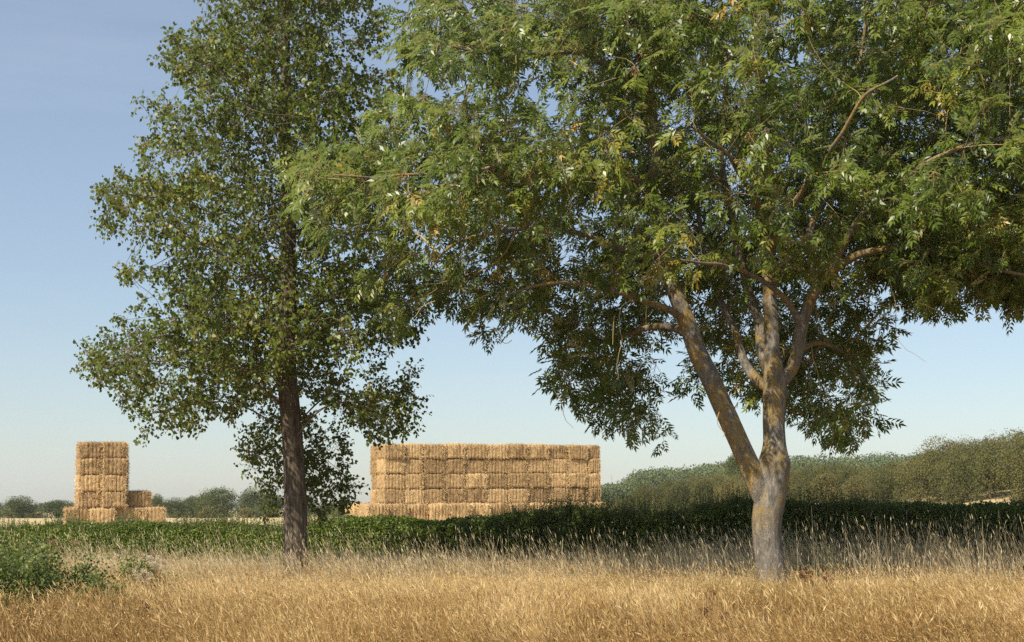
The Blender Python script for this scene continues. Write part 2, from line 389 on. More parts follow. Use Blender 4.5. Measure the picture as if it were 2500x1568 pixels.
# ------------------------------------------------------------------ left tree (round leaves, single trunk)
def left_tree():
    Y = 26.3; mpx = Y/F; base = wp(722, 1425, Y); base[2] = 0
    root = empty('round_leaved_tree', base, 'tall dark round-leaved tree with one straight furrowed trunk, left of the pale forked tree', 'tree')
    tr = [(724, 1440, 72), (722, 1405, 64), (722, 1330, 58), (722, 1250, 57), (718, 1150, 52), (711, 1040, 50), (702, 940, 47), (700, 840, 42),
          (704, 740, 38), (703, 640, 35), (706, 540, 33), (703, 440, 32), (695, 330, 31), (699, 230, 27), (696, 120, 24), (700, 0, 20), (704, -150, 15), (700, -330, 8), (702, -420, 3)]
    S = spline([(*wp(u, v, Y+.15*math.sin(v/170)), w_/2*mpx) for u, v, w_ in tr], .05)
    mb = MB(); tube(mb, S[:, :3], S[:, 3], 40, bark=.022, seed=1, bs=(5, .9)); mb.build('trunk', M['barkA'], root, True)
    zt = S[:, 2]; sel = np.arange(len(S))[(zt > 2.6)][::5]
    start = S[sel, :3]; slen = np.zeros(len(sel))
    poly = [(520, -330), (455, -150), (500, -20), (470, 25), (430, 75), (365, 115), (405, 200), (345, 250), (365, 320), (335, 385), (355, 415), (245, 450), (232, 500), (262, 560), (330, 590),
            (285, 650), (330, 710), (300, 785), (258, 800), (203, 850), (205, 905), (262, 960), (270, 1010), (350, 1040), (365, 1085), (410, 1050), (480, 1052), (500, 1000), (560, 1020), (640, 985),
            (720, 960), (800, 985), (850, 1020), (905, 1072), (985, 1065), (1060, 985), (1000, 930), (1010, 860), (1045, 800), (1040, 720), (1020, 600), (990, 480), (985, 380), (1000, 290), (985, 190), (950, 110), (935, 0), (930, -150), (860, -330), (700, -450)]
    holes = [(420, 905, 40), (520, 560, 30), (640, 1010, 30), (440, 640, 26), (860, 150, 30), (800, 330, 22), (560, 420, 24), (380, 700, 28), (880, 950, 45), (960, 880, 30), (760, 990, 30), (620, 330, 20), (330, 560, 26), (560, 960, 26), (450, 300, 20), (900, 470, 30), (840, 560, 24), (590, 690, 20)]
    def dens(u, v):
        d = np.ones(len(u))
        for a, b, r in holes: d *= 1-.9*np.exp(-((u-a)**2+(v-b)**2)/(2*r*r))
        d = np.where(v < -10, .6, d); return d
    tips, pre = boughs(crown_points(poly, 16000, Y, 3.1, 200, drop=8, dens=dens, clump=.3), start, 95, .25, .1, .45)
    low = crown_points([(640, 990), (600, 1060), (572, 1120), (630, 1160), (610, 1210), (655, 1262), (700, 1240), (750, 1250), (800, 1268), (870, 1210), (845, 1150), (868, 1100), (850, 1055), (770, 1030), (730, 990)], 260, Y+1.3, .9, 90, clump=.3)
    tips = np.concatenate([relax(tips, .235), relax(low, .2)])
    tips = np.concatenate([tips, relax(crown_points([(800, 940), (860, 1000), (905, 1075), (985, 1068), (1065, 985), (1010, 925), (940, 880), (860, 880)], 260, Y, .8, 60, clump=.0), .3)]); uu = 1250+tips[:, 0]/tips[:, 1]*F; vv = HOR-(tips[:, 2]-EYE)/tips[:, 1]*F; tips = tips[~((np.abs(uu-712) < 60) & (vv > 915) & (tips[:, 1] < Y+.3))]; print('left tips', len(tips))
    pos, par, ends, pl = grow(start, slen, tips, bf=.42, arch=.05, pre=pre)
    mb = MB(); skeleton_mesh(mb, pos, par, len(start), rtip=.004, rmax=.07, tint=(.05, .5))
    # twigs at each tip
    E = pos[ends]; D = nrm(E-pos[par[ends]]); nt_ = 8
    a = np.repeat(E, nt_, 0); d = nrm(np.repeat(D, nt_, 0)*.7+rdir(len(a))*1.0+np.array([0, 0, -.1])); ln = U(.10, .34, len(a))
    b = a+d*ln[:, None]; mid = twigs(mb, a, b, .003, .0014, U(.1, .8, len(E)*nt_).repeat(9))
    mb.build('branchwork', M['twig'], root, True)
    lb = MB(); hue = np.repeat(rng.normal(size=len(E))*.13, nt_)
    for f, g in ((.5, 0), (.75, 1), (1., 3), (1., 4)):
        p = a*(1-f)+b*f+rdir(len(a))*.03
        ld = nrm(d*.5+rdir(len(a))*.9+np.array([-.15, 0, -.45])); nn = nrm(rdir(len(a))*.75+np.array([-.35, -.4, .6]))
        t = np.clip(.38+hue+.3*vnoise(p, .9)+rng.normal(size=len(p))*.17+.3*(U(0, 1, len(p)) > .96), 0, 1)
        leaves(lb, p, ld, nn, U(.045, .085, len(p)), U(.04, .075, len(p)), t, .14, 'round')
    lb.build('foliage', M['leafA'], root)
left_tree()

# ------------------------------------------------------------------ right tree (ash, forked)
def pinnate(lb, kb, p, d, nn, scale, t):
    """compound leaves: four pairs of leaflets and a terminal one"""
    n = len(p); L_ = .2*scale; s = nrm(np.cross(d, nn)); up = np.cross(s, d)
    for k, f in enumerate((.3, .52, .74, .92)):
        q = p+d*(L_*f)[:, None]-up*(L_*f*f*.25)[:, None]
        for sg in (-1, 1):
            ld = nrm(d*.75+s*sg*.8-up*.25+rdir(n)*.15)
            leaves(lb, q, ld, nrm(up+rdir(n)*.35), scale*U(.07, .1, n)*(1.0 if k < 3 else .85), scale*U(.022, .03, n), np.clip(t+rng.normal(size=n)*.06, 0, 1), .15)
    leaves(lb, p+d*(L_*.92)[:, None]-up*(L_*.2)[:, None], nrm(d-up*.35), nrm(up+rdir(n)*.3), scale*U(.08, .1, n), scale*U(.024, .032, n), t, .15)
    twigs(kb, p, p+d*L_[:, None]*.95-up*(L_*.2)[:, None], .0013, .0008, .35, .03)

def right_tree():
    Y = 23.0; base = wp(1885, 1452, Y); base[2] = 0
    root = empty('forked_ash_tree', base, 'large ash tree with pale lichened trunk forking into several stems, right of centre', 'tree')
    def chain(pts, step=.06): return spline([(*wp(u, v, Y+dy), w_*.44*(Y+dy)/F) for u, v, w_, dy in pts], step)
    trunk = chain([(1888, 1462, 122, 0), (1886, 1432, 96, 0), (1882, 1390, 80, 0), (1874, 1330, 78, 0), (1872, 1270, 82, 0), (1882, 1210, 84, 0), (1888, 1160, 86, 0), (1889, 1130, 90, 0), (1890, 1085, 64, 0), (1889, 1020, 60, 0), (1892, 960, 66, 0), (1891, 920, 60, 0), (1885, 860, 44, 0), (1883, 780, 40, .1), (1878, 700, 36, .1), (1872, 600, 32, .2), (1880, 480, 28, .2), (1870, 330, 24, .3), (1850, 150, 20, .4), (1840, -50, 16, .4), (1860, -250, 8, .5)])
    limbs = [
        [(1886, 1290, 40, .0), (1868, 1230, 56, -.01), (1846, 1175, 60, -.03), (1822, 1120, 58, -.02), (1795, 1060, 56, 0), (1768, 1000, 55, 0), (1737, 930, 55, 0), (1703, 860, 52, 0), (1678, 790, 50, 0), (1648, 715, 44, 0), (1620, 640, 40, .1), (1605, 540, 37, .2), (1600, 430, 36, .3), (1592, 300, 34, .3), (1575, 170, 31, .3), (1550, 30, 28, .3), (1530, -150, 20, .4), (1510, -300, 10, .4)],
        [(1880, 950, 34, .1), (1846, 925, 30, .2), (1816, 880, 25, .35), (1794, 805, 21, .5), (1754, 722, 18, .7), (1720, 620, 15, 1.0), (1700, 500, 12, 1.3), (1690, 380, 8, 1.5)],
        [(1882, 925, 34, .1), (1862, 860, 33, .3), (1855, 790, 31, .45), (1832, 725, 28, .6), (1817, 660, 25, .8), (1790, 540, 20, 1.1), (1760, 380, 16, 1.4), (1770, 200, 11, 1.7), (1760, 0, 7, 2)],
        [(1895, 945, 36, 0), (1930, 905, 36, 0), (1948, 850, 35, -.05), (1957, 795, 34, -.1), (1978, 735, 33, -.2), (2004, 690, 31, -.3), (2035, 655, 28, -.4), (2090, 625, 22, -.6), (2180, 605, 19, -.9), (2280, 605, 17, -1.2), (2390, 640, 14, -1.4), (2500, 670, 8, -1.5), (2600, 690, 4, -1.5)],
        [(1995, 705, 25, -.25), (1990, 650, 24, -.2), (1976, 595, 22, -.1), (1985, 540, 20, 0), (2020, 480, 17, .2), (2050, 380, 15, .4), (2070, 250, 12, .5), (2110, 100, 9, .6), (2120, -80, 5, .6)],
        [(1955, 800, 22, -.1), (1935, 755, 18, -.3), (1900, 715, 15, -.6), (1850, 680, 13, -1.0), (1800, 660, 11, -1.5), (1740, 650, 9, -2.1), (1660, 640, 6, -2.7)],
        [(1672, 780, 24, 0), (1630, 755, 19, -.3), (1580, 738, 16, -.6), (1520, 715, 14, -.9), (1450, 700, 12, -1.2), (1380, 695, 10, -1.4), (1300, 700, 8, -1.5), (1230, 720, 5, -1.5)],
        [(1690, 820, 26, .1), (1640, 800, 20, .6), (1580, 800, 17, 1.1), (1500, 825, 14, 1.6), (1420, 840, 11, 2), (1350, 860, 7, 2.3)],
        [(1603, 500, 26, .2), (1540, 430, 18, -.4), (1450, 400, 15, -1.1), (1350, 420, 13, -1.7), (1230, 400, 11, -2.2), (1100, 420, 9, -2.6), (960, 430, 7, -2.8), (820, 430, 5, -2.9)],
        [(1640, 700, 24, .05), (1590, 640, 18, -.3), (1500, 600, 15, -.7), (1380, 560, 12, -1.1), (1250, 560, 10, -1.5), (1120, 590, 8, -1.8), (1050, 650, 5, -1.9)],
        [(1585, 280, 24, .3), (1530, 200, 17, -.2), (1420, 130, 14, -.9), (1300, 130, 11, -1.5), (1160, 120, 9, -1.9), (1040, 110, 6, -2)],
        [(2030, 660, 24, -.4), (2080, 560, 19, -.7), (2160, 470, 16, -1.1), (2260, 400, 13, -1.5), (2400, 350, 10, -1.8), (2560, 330, 7, -2)],
        [(1880, 640, 20, 0), (1900, 560, 17, -.6), (1960, 470, 14, -1.3), (2010, 380, 12, -2.0), (2100, 250, 9, -2.7), (2200, 180, 6, -3)],
        [(1930, 870, 20, .2), (1990, 840, 15, .7), (2040, 850, 12, 1.1), (2090, 890, 8, 1.4), (2110, 960, 5, 1.5)],
        [(1874, 560, 18, .1), (1840, 480, 15, -.8), (1800, 420, 12, -1.8), (1780, 380, 9, -2.6), (1700, 330, 6, -3.2)]]
    mb = MB(); tube(mb, trunk[:, :3], trunk[:, 3], 48, bark=.014, seed=3, bs=(2.5, 1.2)); mb.build('trunk', M['barkB'], root, True)
    st = [trunk[trunk[:, 2] > 4.2][::5, :3]]; sl = [np.linspace(0, 3, len(st[0]))*.4]
    for i, l in enumerate(limbs):
        S = chain(l, .06); mb = MB()
        if i:
            wv = np.stack([fbm(S[:, :3]+k*31, 1.3, 2) for k in range(3)], -1)*.1*np.linspace(0, 1, len(S))[:, None]; S[:, :3] += wv
        tube(mb, S[:, :3], S[:, 3], 32 if S[0, 3] > .1 else 12, bark=.012, seed=i+5, bs=(2.5, 1.2)); mb.build('limb', M['barkB'], root, True)
        k = S[::5, :3]
        if i == 0: k = k[k[:, 2] > 4.0]
        st.append(k); sl.append(np.linspace(.3, 1.6, len(k)))
    start = np.concatenate(st); slen = np.concatenate(sl)
    poly = [(1010, -380), (985, -60), (975, 60), (985, 190), (950, 240), (905, 300), (880, 375), (730, 385), (722, 420), (745, 480), (770, 560), (850, 620), (880, 740), (950, 810), (1030, 835), (1045, 700), (1100, 742), (1165, 742),
            (1200, 800), (1240, 858), (1262, 800), (1330, 800), (1345, 900), (1350, 960), (1400, 1045), (1490, 1015), (1560, 1075), (1665, 1065), (1660, 985), (1720, 950), (1810, 985), (1870, 960), (1930, 990), (1965, 1040), (2020, 1065), (2085, 1100), (2150, 1040),
            (2125, 985), (2165, 880), (2120, 830), (2180, 800), (2110, 720), (2160, 690), (2240, 750), (2300, 765), (2360, 705), (2500, 735), (2750, 780), (2900, 500), (2950, 100), (2800, -380)]
    holes = [(1110, 600, 30), (1330, 930, 30), (1440, 900, 34), (1600, 960, 34), (1240, 480, 20), (1130, 330, 22), (1290, 250, 18), (2090, 590, 26), (1290, 830, 30), (2060, 930, 25), (1980, 960, 25), (2350, 560, 20), (1560, 860, 26), (1990, 590, 18), (1750, 900, 26), (1130, 200, 20), (2050, 790, 22), (2250, 680, 30), (1500, 940, 24),
             (1040, 540, 36), (1042, 640, 30), (1060, 720, 26), (1095, 230, 34), (1010, 420, 26), (1340, 220, 24), (1640, 560, 20), (1260, 170, 20), (2420, 640, 24), (1160, 700, 26), (1040, 330, 30), (1220, 300, 24), (1090, 120, 26), (1400, 300, 22), (1330, 470, 22), (1180, 560, 26), (1240, 640, 24), (1420, 620, 20), (1960, 540, 26), (2140, 650, 24)]
    def dens(u, v):
        d = np.ones(len(u))
        for a, b, r in holes: d *= 1-.92*np.exp(-((u-a)**2+(v-b)**2)/(2*r*r))
        d = np.where((v < -10) | (u > 2540), .3, d)  # crown out of view thinned to let more sun through
        return d*np.where(v > 780, .6, 1)*np.where((u < 1500) & (v < 620), .8, 1)
    ym = lambda u, v: -1.2*sstep(1400, 800, u)*sstep(800, 500, v)-.9*sstep(760, 420, v)+1.1*sstep(700, 900, v)
    tips, pre = boughs(crown_points(poly, 20000, 24.7, 3.6, 330, drop=32, dens=dens, ymod=ym, clump=.3, dip=.8), start, 170, .3, .08, .62, .03); tips = relax(tips, .41)
    tips = np.concatenate([tips, relax(crown_points([(2130, 520), (2150, 680), (2240, 740), (2300, 765), (2360, 700), (2520, 740), (2600, 500)], 900, 23.0, 1.6, 120, drop=45, clump=.2), .34)])
    # clear the view of the pale stems: foliage in front of them only where the photograph has it
    uu = 1250+tips[:, 0]/tips[:, 1]*F; vv = HOR-(tips[:, 2]-EYE)/tips[:, 1]*F
    stem = ((vv > 690) & (uu > 1600-(vv-1100)*-.42-40) & (uu < 2060)); tips = tips[~(stem & (tips[:, 1] < 23.7)) & ~((vv > 690) & (tips[:, 1] < 21.8) & (uu > 1250))]
    print('right tips', len(tips))
    pos, par, ends, pl = grow(start, slen, tips, bf=.4, arch=.03, pre=pre)
    mb = MB(); r = skeleton_mesh(mb, pos, par, len(start), rtip=.0052, rmax=.034, tint=(.3, 1.0))
    E = pos[ends]; D = nrm(E-pos[par[ends]]); nt_ = 5
    a = np.repeat(E, nt_, 0); d = nrm(np.repeat(D, nt_, 0)*.6+rdir(len(a))*.9+np.array([-.1, -.15, -.05])); ln = U(.15, .42, len(a))
    b = a+d*ln[:, None]; twigs(mb, a, b, .0042, .002, U(.2, .9, len(a)).repeat(9), .16)
    # bare hanging twigs
    for pts in ([(2175, 690), (2188, 745), (2186, 800), (2205, 845), (2240, 868), (2262, 884)], [(1540, 735), (1512, 765), (1518, 830), (1508, 880), (1512, 925)], [(1500, 770), (1496, 800), (1498, 840)],
                [(1345, 935), (1372, 985), (1376, 1020), (1400, 1045)], [(1755, 1005), (1752, 1035), (1768, 1060), (1765, 1070)], [(2100, 720), (2140, 745), (2170, 752), (2210, 745)], [(1060, 735), (1030, 750), (1010, 775)],
                [(1205, 800), (1230, 838), (1250, 830)], [(2240, 740), (2290, 760), (2300, 778)]):
        S = spline([(*wp(u, v, 21.5), .0065-.0008*k) for k, (u, v) in enumerate(pts)], .05); S[:, :3] += np.stack([fbm(S[:, :3]+k*9, 9, 2) for k in range(3)], -1)*.035
        tube(mb, S[:, :3], S[:, 3], 4, tint=.7)
    lb = MB(); kb = MB(); first = True
    hue = np.repeat(rng.normal(size=len(E))*.13+.25*(rng.random(len(E)) > .95), nt_)
    for f in (.3, .6, .85, 1.0, 1.0):
        m = U(0, 1, len(a)) < .72
        p = (a*(1-f)+b*f)[m]; n = len(p)
        ld = nrm(d[m]*.6+rdir(n)*.8+np.array([-.35, -.1, -.35])); nn = nrm(rdir(n)*.62+np.array([-.4, -.45, .65]))
        t = np.clip(.37+hue[m]+.28*vnoise(p, .8)+rng.normal(size=n)*.12+.3*(U(0, 1, n) > .97), 0, 1)
        pinnate(lb, mb, p, ld, nn, U(.95, 1.75, n), t)
    lb.build('foliage', M['leafB'], root)
    mb.build('branchwork', M['twigB'], root, True)
    # bunches of keys
    kx = E[(U(0, 1, len(E)) < .16) & (E[:, 1] < 23.5)]; km = MB()
    for c in kx:
        n = 40; p = c+rdir(n)*.065+np.array([0, 0, -.05]); leaves(km, p, nrm(rdir(n)*.5+np.array([0, 0, -1])), rdir(n), U(.04, .065, n), np.full(n, .013), U(0, 1, n), .1)
    km.build('seed_key_bunches', M['keys'], root)['kind'] = 'stuff'
right_tree()

# ------------------------------------------------------------------ hedge
HL = np.array([-25., 46.]); HR = np.array([16., 24.])
def hedge():
    tt = [0, .27, .49, .55, .635, .70, .80, 1.0]; hh = [.82, .84, .97, 1.12, 1.34, 1.42, 1.45, 1.66]
    root = empty('field_hedge', (-4.5, 35, 0), 'long leafy green hedge running behind both tree trunks, dark at its right', 'hedge')
    d = HR-HL; Ln = np.linalg.norm(d); d /= Ln; nn = np.array([d[1], -d[0]])                     # nn points to the camera side
    def at(t, o, z): return np.stack([HL[0]+d[0]*t*Ln+nn[0]*o, HL[1]+d[1]*t*Ln+nn[1]*o, z], -1)
    def prof(t, a):                                                                               # outline of the section; a 0..1 from front foot over the top to the back
        lump = .09*vnoise(np.stack([t*Ln, a*3, 0*t], -1), .8)+.05*vnoise(np.stack([t*Ln, a*5, 0*t+5], -1), 2.6)
        h = np.interp(t, tt, hh)+.09*vnoise(np.stack([t*Ln, 0*t, 0*t], -1), .5)+lump
        an = a*math.pi; c, s = np.cos(an), np.sin(an); q = 3.2
        k = (np.abs(c)**q+np.abs(s)**q)**(-1/q)
        return (.62+lump)*c*k, h*s*k
    n = 250000; t = U(0, 1, n)**.85; a = U(.0, .8, n); o, z = prof(t, a)
    dep = 1-np.abs(rng.normal(size=n))*.13+.06*vnoise(np.stack([t*Ln, a*6, 0*t+9], -1), 3.2); p = at(t, o*dep, np.maximum(z*dep, .03))
    s3 = np.array([nn[0], nn[1], 0.]); outn = nrm(s3*np.cos(a*math.pi)[:, None]+np.array([0, 0, 1.])*np.sin(a*math.pi)[:, None])
    tint = np.clip(.42+.25*fbm(p, 1.6, 2)+rng.normal(size=n)*.22-.08*sstep(.45, .7, t), 0, 1)  # leaf tint lowered along the right part to paint in tree shade
    sz = U(.036, .07, n); mb = MB()
    leaves(mb, p, nrm(rdir(n)+outn*.3), nrm(outn*.5+rdir(n)*.8+np.array([-.2, -.15, .35])), sz, sz*.75, tint, .12)
    # upright shoots along the top
    ns = 6500; t = U(0, 1, ns); a = U(.25, .7, ns); o, z = prof(t, a); b0 = at(t, o*.95, z*.95); hs = np.abs(rng.normal(size=ns))*.13+.06
    hs = hs*(1+.6*sstep(.6, .7, t))*np.clip(.9+1.3*vnoise(np.stack([t*Ln, 0*t, 0*t+3], -1), .9), .3, 2.2); b1 = b0+np.stack([rng.normal(size=ns)*.05, rng.normal(size=ns)*.05, hs], -1); tb = MB()
    twigs(tb, b0, b1, .004, .0015, .3)
    for k in range(9):
        f = (k+1)/9; p = b0*(1-f)+b1*f; q = U(.028, .055, ns)*(1.15-f*.4)
        leaves(mb, p, nrm(rdir(ns)+np.array([0, 0, .4])), rdir(ns), q, q*.75, np.clip(.5+rng.normal(size=ns)*.2, 0, 1), .12)
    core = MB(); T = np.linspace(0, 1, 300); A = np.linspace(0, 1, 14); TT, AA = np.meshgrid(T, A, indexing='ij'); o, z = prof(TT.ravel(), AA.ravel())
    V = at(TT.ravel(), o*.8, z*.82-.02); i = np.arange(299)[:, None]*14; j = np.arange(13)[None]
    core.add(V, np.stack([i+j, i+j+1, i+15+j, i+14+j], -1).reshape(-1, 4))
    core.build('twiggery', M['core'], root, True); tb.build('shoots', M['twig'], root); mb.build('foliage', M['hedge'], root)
hedge()

# ------------------------------------------------------------------ straw bales
def bale_mesh(seed):
    """unit bale 1.2 x 2.4 x .86, its string grooves running up the ends; origin at the middle of its base"""
    g = np.random.default_rng(seed); mb = MB(); hx, hy, hz = .6, 1.2, .43; q = 14.0
    for ax, sg in ((0, -1), (0, 1), (1, -1), (1, 1), (2, 1), (2, -1)):
        nu, nv = (30, 22) if ax == 1 else (30, 22) if ax == 2 else (36, 22)
        a, b = np.meshgrid(np.linspace(-1, 1, nu), np.linspace(-1, 1, nv), indexing='ij'); c = np.full_like(a, sg)
        P = np.stack({0: (c, a, b), 1: (a, c, b), 2: (a, b, c)}[ax], -1)
        # squash the corners round
        P = P*np.array([hx, hy, hz]); rr = .12; inner = np.array([hx-rr, hy-rr, hz-rr]); Q = np.clip(P, -inner, inner); D = P-Q
        P = Q+nrm(D)*rr
        N = nrm(D)
        dsp = .05*fbm(P+seed*7, 3.2, 3)+.016*fbm(P+seed*7, 14, 2)
        st = np.zeros(a.shape)
        for k in range(6):
            x0 = -hx+.1+k*.2+g.uniform(-.015, .015); st += np.exp(-((P[..., 0]-x0)/.022)**2)
        end = np.abs(N[..., 1])+np.abs(N[..., 2])*.7
        dsp = dsp-.045*st*np.clip(end, 0, 1)*(1+.9*vnoise(P+seed, 5))+.03*np.clip(end, 0, 1)*np.cos(P[..., 0]/hx*1.5)
        dsp = dsp-.012*np.exp(-(np.mod(P[..., 1]+.06, .15)-.075)**2/.0003)*np.abs(N[..., 0])
        P = P+N*dsp[..., None]; P[..., 2] += hz
        i = np.arange(nu-1)[:, None]*nv; j = np.arange(nv-1)[None]; f = np.stack([i+j, i+nv+j, i+nv+j+1, i+j+1], -1).reshape(-1, 4)
        if sg*(1 if ax != 1 else -1) < 0: f = f[:, ::-1]
        mb.add(P, f, np.clip(.27-.13*st*np.clip(end, 0, 1)+.25*fbm(P*np.array([2.5, 2.5, 1])+seed*3, 4, 2), 0, 1).ravel())
        # loose straws: more along the rims
        n = 900 if ax < 2 else 700; k = g.integers(0, nu*nv, n*3); pk = P.reshape(-1, 3)[k]
        near = np.minimum(hx-np.abs(pk[:, 0]), .5) if ax != 0 else hy-np.abs(pk[:, 1])          # looser straw at upright rims and top, set pale to paint in sunlit bands
        wgt = .03+.8*np.exp(-np.maximum(near, 0)/.09)+.3*np.clip((pk[:, 2]-.42)/.4, 0, 1)*(vnoise(pk*np.array([9, 9, 1.5])+seed) > 0)
        k = k[g.random(n*3) < wgt*.6][:n]; n = len(k)
        p0 = P.reshape(-1, 3)[k]+g.normal(size=(n, 3))*.02; nn = N.reshape(-1, 3)[k]
        d = nrm(nn*.75+g.normal(size=(n, 3))*.6+np.array([0, 0, -.75])); ln = g.uniform(.05, .16, n)
        s = nrm(np.cross(d, g.normal(size=(n, 3))))*.0075
        mb.soup(np.stack([p0-s, p0+s, p0+s*.6+d*ln[:, None], p0-s*.6+d*ln[:, None]], 1), g.uniform(.35, .9, n))
    return mb.mesh('straw_bale', M['straw'], True)
BALES = [bale_mesh(k) for k in range(6)]
def bale(loc, rz, label, group, sx_=1.0, sz_=1.0, sy_=1.0):
    o = bpy.data.objects.new('straw_bale', BALES[random.randrange(6)]); C.objects.link(o)
    flip = random.random() < .5
    o.location = tuple(float(c) for c in loc); o.rotation_euler = (0, 0, rz+(math.pi if flip else 0)+random.uniform(-.012, .012)); o.scale = (sx_, sy_, sz_)
    return tag(o, label, 'straw bale', group)
ORD = ['first', 'second', 'third', 'fourth', 'fifth', 'sixth', 'seventh', 'eighth', 'ninth', 'tenth', 'eleventh', 'twelfth']
def big_stack():
    th = R(20); d = np.array([math.cos(th), math.sin(th), 0]); dp = np.array([-math.sin(th), math.cos(th), 0])
    c0 = wp(938, 1230, 79.0); c0[2] = 0; z0 = 1.62; h = .842; G = 'straw bales of the long stack'
    ue = 850+np.array([316, 500, 665, 855, 1035, 1225, 1402, 1585, 1768, 1935, 2108, 2222])/3.6; q = (ue-1250)/F
    edges = (q*79.0-c0[0])/(math.cos(th)-q*math.sin(th))
    rows = ['lowest full row', 'second full row from below', 'third full row from below', 'top row']
    for r_ in range(4):
        for c in range(11):
            a, b = edges[c], edges[c+1]; w_ = b-a
            s = (a+b)/2; fr = random.uniform(-.09, .09)+(.04 if (c, r_) in ((3, 2), (2, 0), (3, 1)) else 0)
            p = c0+d*s+dp*(.9-fr); p[2] = z0+r_*h+random.uniform(-.035, .03)+.011*s
            bale(p, th, f'straw bale in the long stack, {rows[r_]}, {ORD[c]} from the left', G, (w_-.085)/1.2*1.0, h/.90, .75)
        p = c0+d*(.6+random.uniform(-.05, .05))+dp*2.36; p[2] = z0+r_*h
        bale(p, th, f'back bale of the long stack\'s sunlit left end, {rows[r_]}', G, 1, h/.885, .45)
    g = ground_z(c0[0], c0[1]); hb = z0-.45
    for c in range(12):
        s = -.42+c*1.21+.6-.6; p = c0+d*(s-.1)+dp*(1.2-random.uniform(.2, .42)-(.25 if c in (0, 3, 4) else 0)); p[2] = .43
        bale(p, th, f'straw bale on the ground under the long stack, {ORD[c]} from the left', G, .96, (hb+.011*s+.01)/.88)
    for k in range(1):
        p = c0+d*(-.55)+dp*3.4; p[2] = .43; bale(p, th, 'straw bale on the ground behind the long stack\'s left corner', G, .97, hb/.88)
big_stack()
def small_stack():
    th = R(20); d = np.array([math.cos(th), math.sin(th), 0]); dp = np.array([-math.sin(th), math.cos(th), 0]); Y = 75.5; G = 'straw bales of the small stack'
    def put(u, v_top, dy, label, h, w_=1.0):
        p = wp(u, v_top, Y+dy); zt = p[2]; p = p+dp*1.2; p[2] = zt-h; bale(p, th, label, G, w_, h/.872)
    rn = ['top bale', 'second bale from the top', 'third bale from the top', 'fourth bale from the top']
    for r_ in range(4):
        for c, (u, dy) in enumerate(((222-r_*1.2, 0), (281, .3-.25*(r_ > 0)))):
            v0 = (1079 if c == 0 else 1079)+r_*40.3+(0 if r_ == 0 or c == 0 else 0)
            put(u+random.uniform(-1, 1), v0, dy+random.uniform(-.05, .05), f'straw {rn[r_]} in the {"left" if c == 0 else "right"} column of the small stack', .874, 1.0)
    put(341, 1199, .9, 'single straw bale in the step at the right of the small stack', .87, 1.02)
    for u, v, dy, w_, lb in ((190, 1240, -.2, 1.0, 'leftmost of the ground bales under the small stack'), (252, 1242, -.55, 1.0, 'protruding ground bale under the middle of the small stack'), (313, 1238, .55, 1.0, 'ground bale between the protruding one and the rightmost of the small stack'), (376, 1238, .9, 1.02, 'rightmost ground bale of the small stack, nothing on its right half')):
        p = wp(u, v, Y+dy); put(u, v, dy, lb, p[2]-.40, w_)
    p = wp(316, 1085, Y+2.6)
    for r_ in range(3):
        q = wp(286, 1082+r_*39, Y+2.9); zt = q[2]; q = q+dp*1.2; q[2] = zt-.87
        bale(q, th, f'straw bale behind the right column of the small stack, {ORD[r_]} from the top', G, 1.0, .87/.872)
small_stack()

# ------------------------------------------------------------------ distant trees, scrub, wood
def crown_mesh(seed, h, wd, n, leaf, m, shrub=False, lobes=12):
    """crown of many leaf clumps round a trunk standing at the origin; returns (crown mesh, trunk mesh)"""
    g = np.random.default_rng(seed); mb = MB(); z0 = .0 if shrub else .04*h
    C_ = []
    if shrub: z0 = -.02*h
    for k in range(lobes):
        a = g.uniform(0, 6.28); rr = g.uniform(.15, .62)*wd/2; zz = z0+(h-z0)*g.uniform(.14, .78)
        rr *= 1-.45*max(0, (zz-z0)/(h-z0)-.45)/.55
        C_.append((rr*math.cos(a), rr*math.sin(a), zz, g.uniform(.15, .34)*min(wd, h)))
    C_.append((0, 0, h*.62, .3*min(wd, h))); C_.append((0, 0, h-.24*min(wd, h), .23*min(wd, h)))
    per = n//len(C_)
    for cx, cy_, cz, r_ in C_:
        D = nrm(g.normal(size=(per, 3))); p = np.array([cx, cy_, cz])+D*(r_*(1-.35*g.uniform(0, 1, per)**2))[:, None]*(1+.42*fbm(D*1.4+cx+cz, 2.4, 3)+.07*g.normal(size=per))[:, None]*np.array([1.08, 1.08, .92])
        p = p[p[:, 2] > z0*.5]; k = len(p); Dn = D[:k]
        s = nrm(np.cross(g.normal(size=(k, 3)), Dn)+.001); L_ = leaf*g.uniform(.6, 1.4, k)
        d = nrm(g.normal(size=(k, 3))); s = nrm(np.cross(d, g.normal(size=(k, 3)))); L3 = L_[:, None]
        t = np.clip(.42+.3*vnoise(p+seed, 1.3)+g.normal(size=k)*.13, 0, 1)
        mb.soup(np.stack([p-d*L3*.5, p+s*L3*.34, p+d*L3*.5, p-s*L3*.34], 1), t)
    tm = MB(); tp = np.array([(0, 0, -.2), (.03*wd, 0, h*.3), (-.02*wd, .02*wd, h*.62), (0, 0, h*.85)]); S = spline(np.column_stack([tp, [.035*h, .028*h, .018*h, .006*h]]), .3)
    tube(tm, S[:, :3], S[:, 3], 8, bark=.01*h)
    for k in range(5):
        c = C_[k]; z1 = h*g.uniform(.2, .5); S = spline([(0, 0, z1, .014*h), (c[0]*.5, c[1]*.5, (z1+c[2])/2+.05*h, .01*h), (c[0], c[1], c[2], .004*h)], .3); tube(tm, S[:, :3], S[:, 3], 5)
    return mb.mesh('crown', m), tm.mesh('trunk', M['twig'], True)
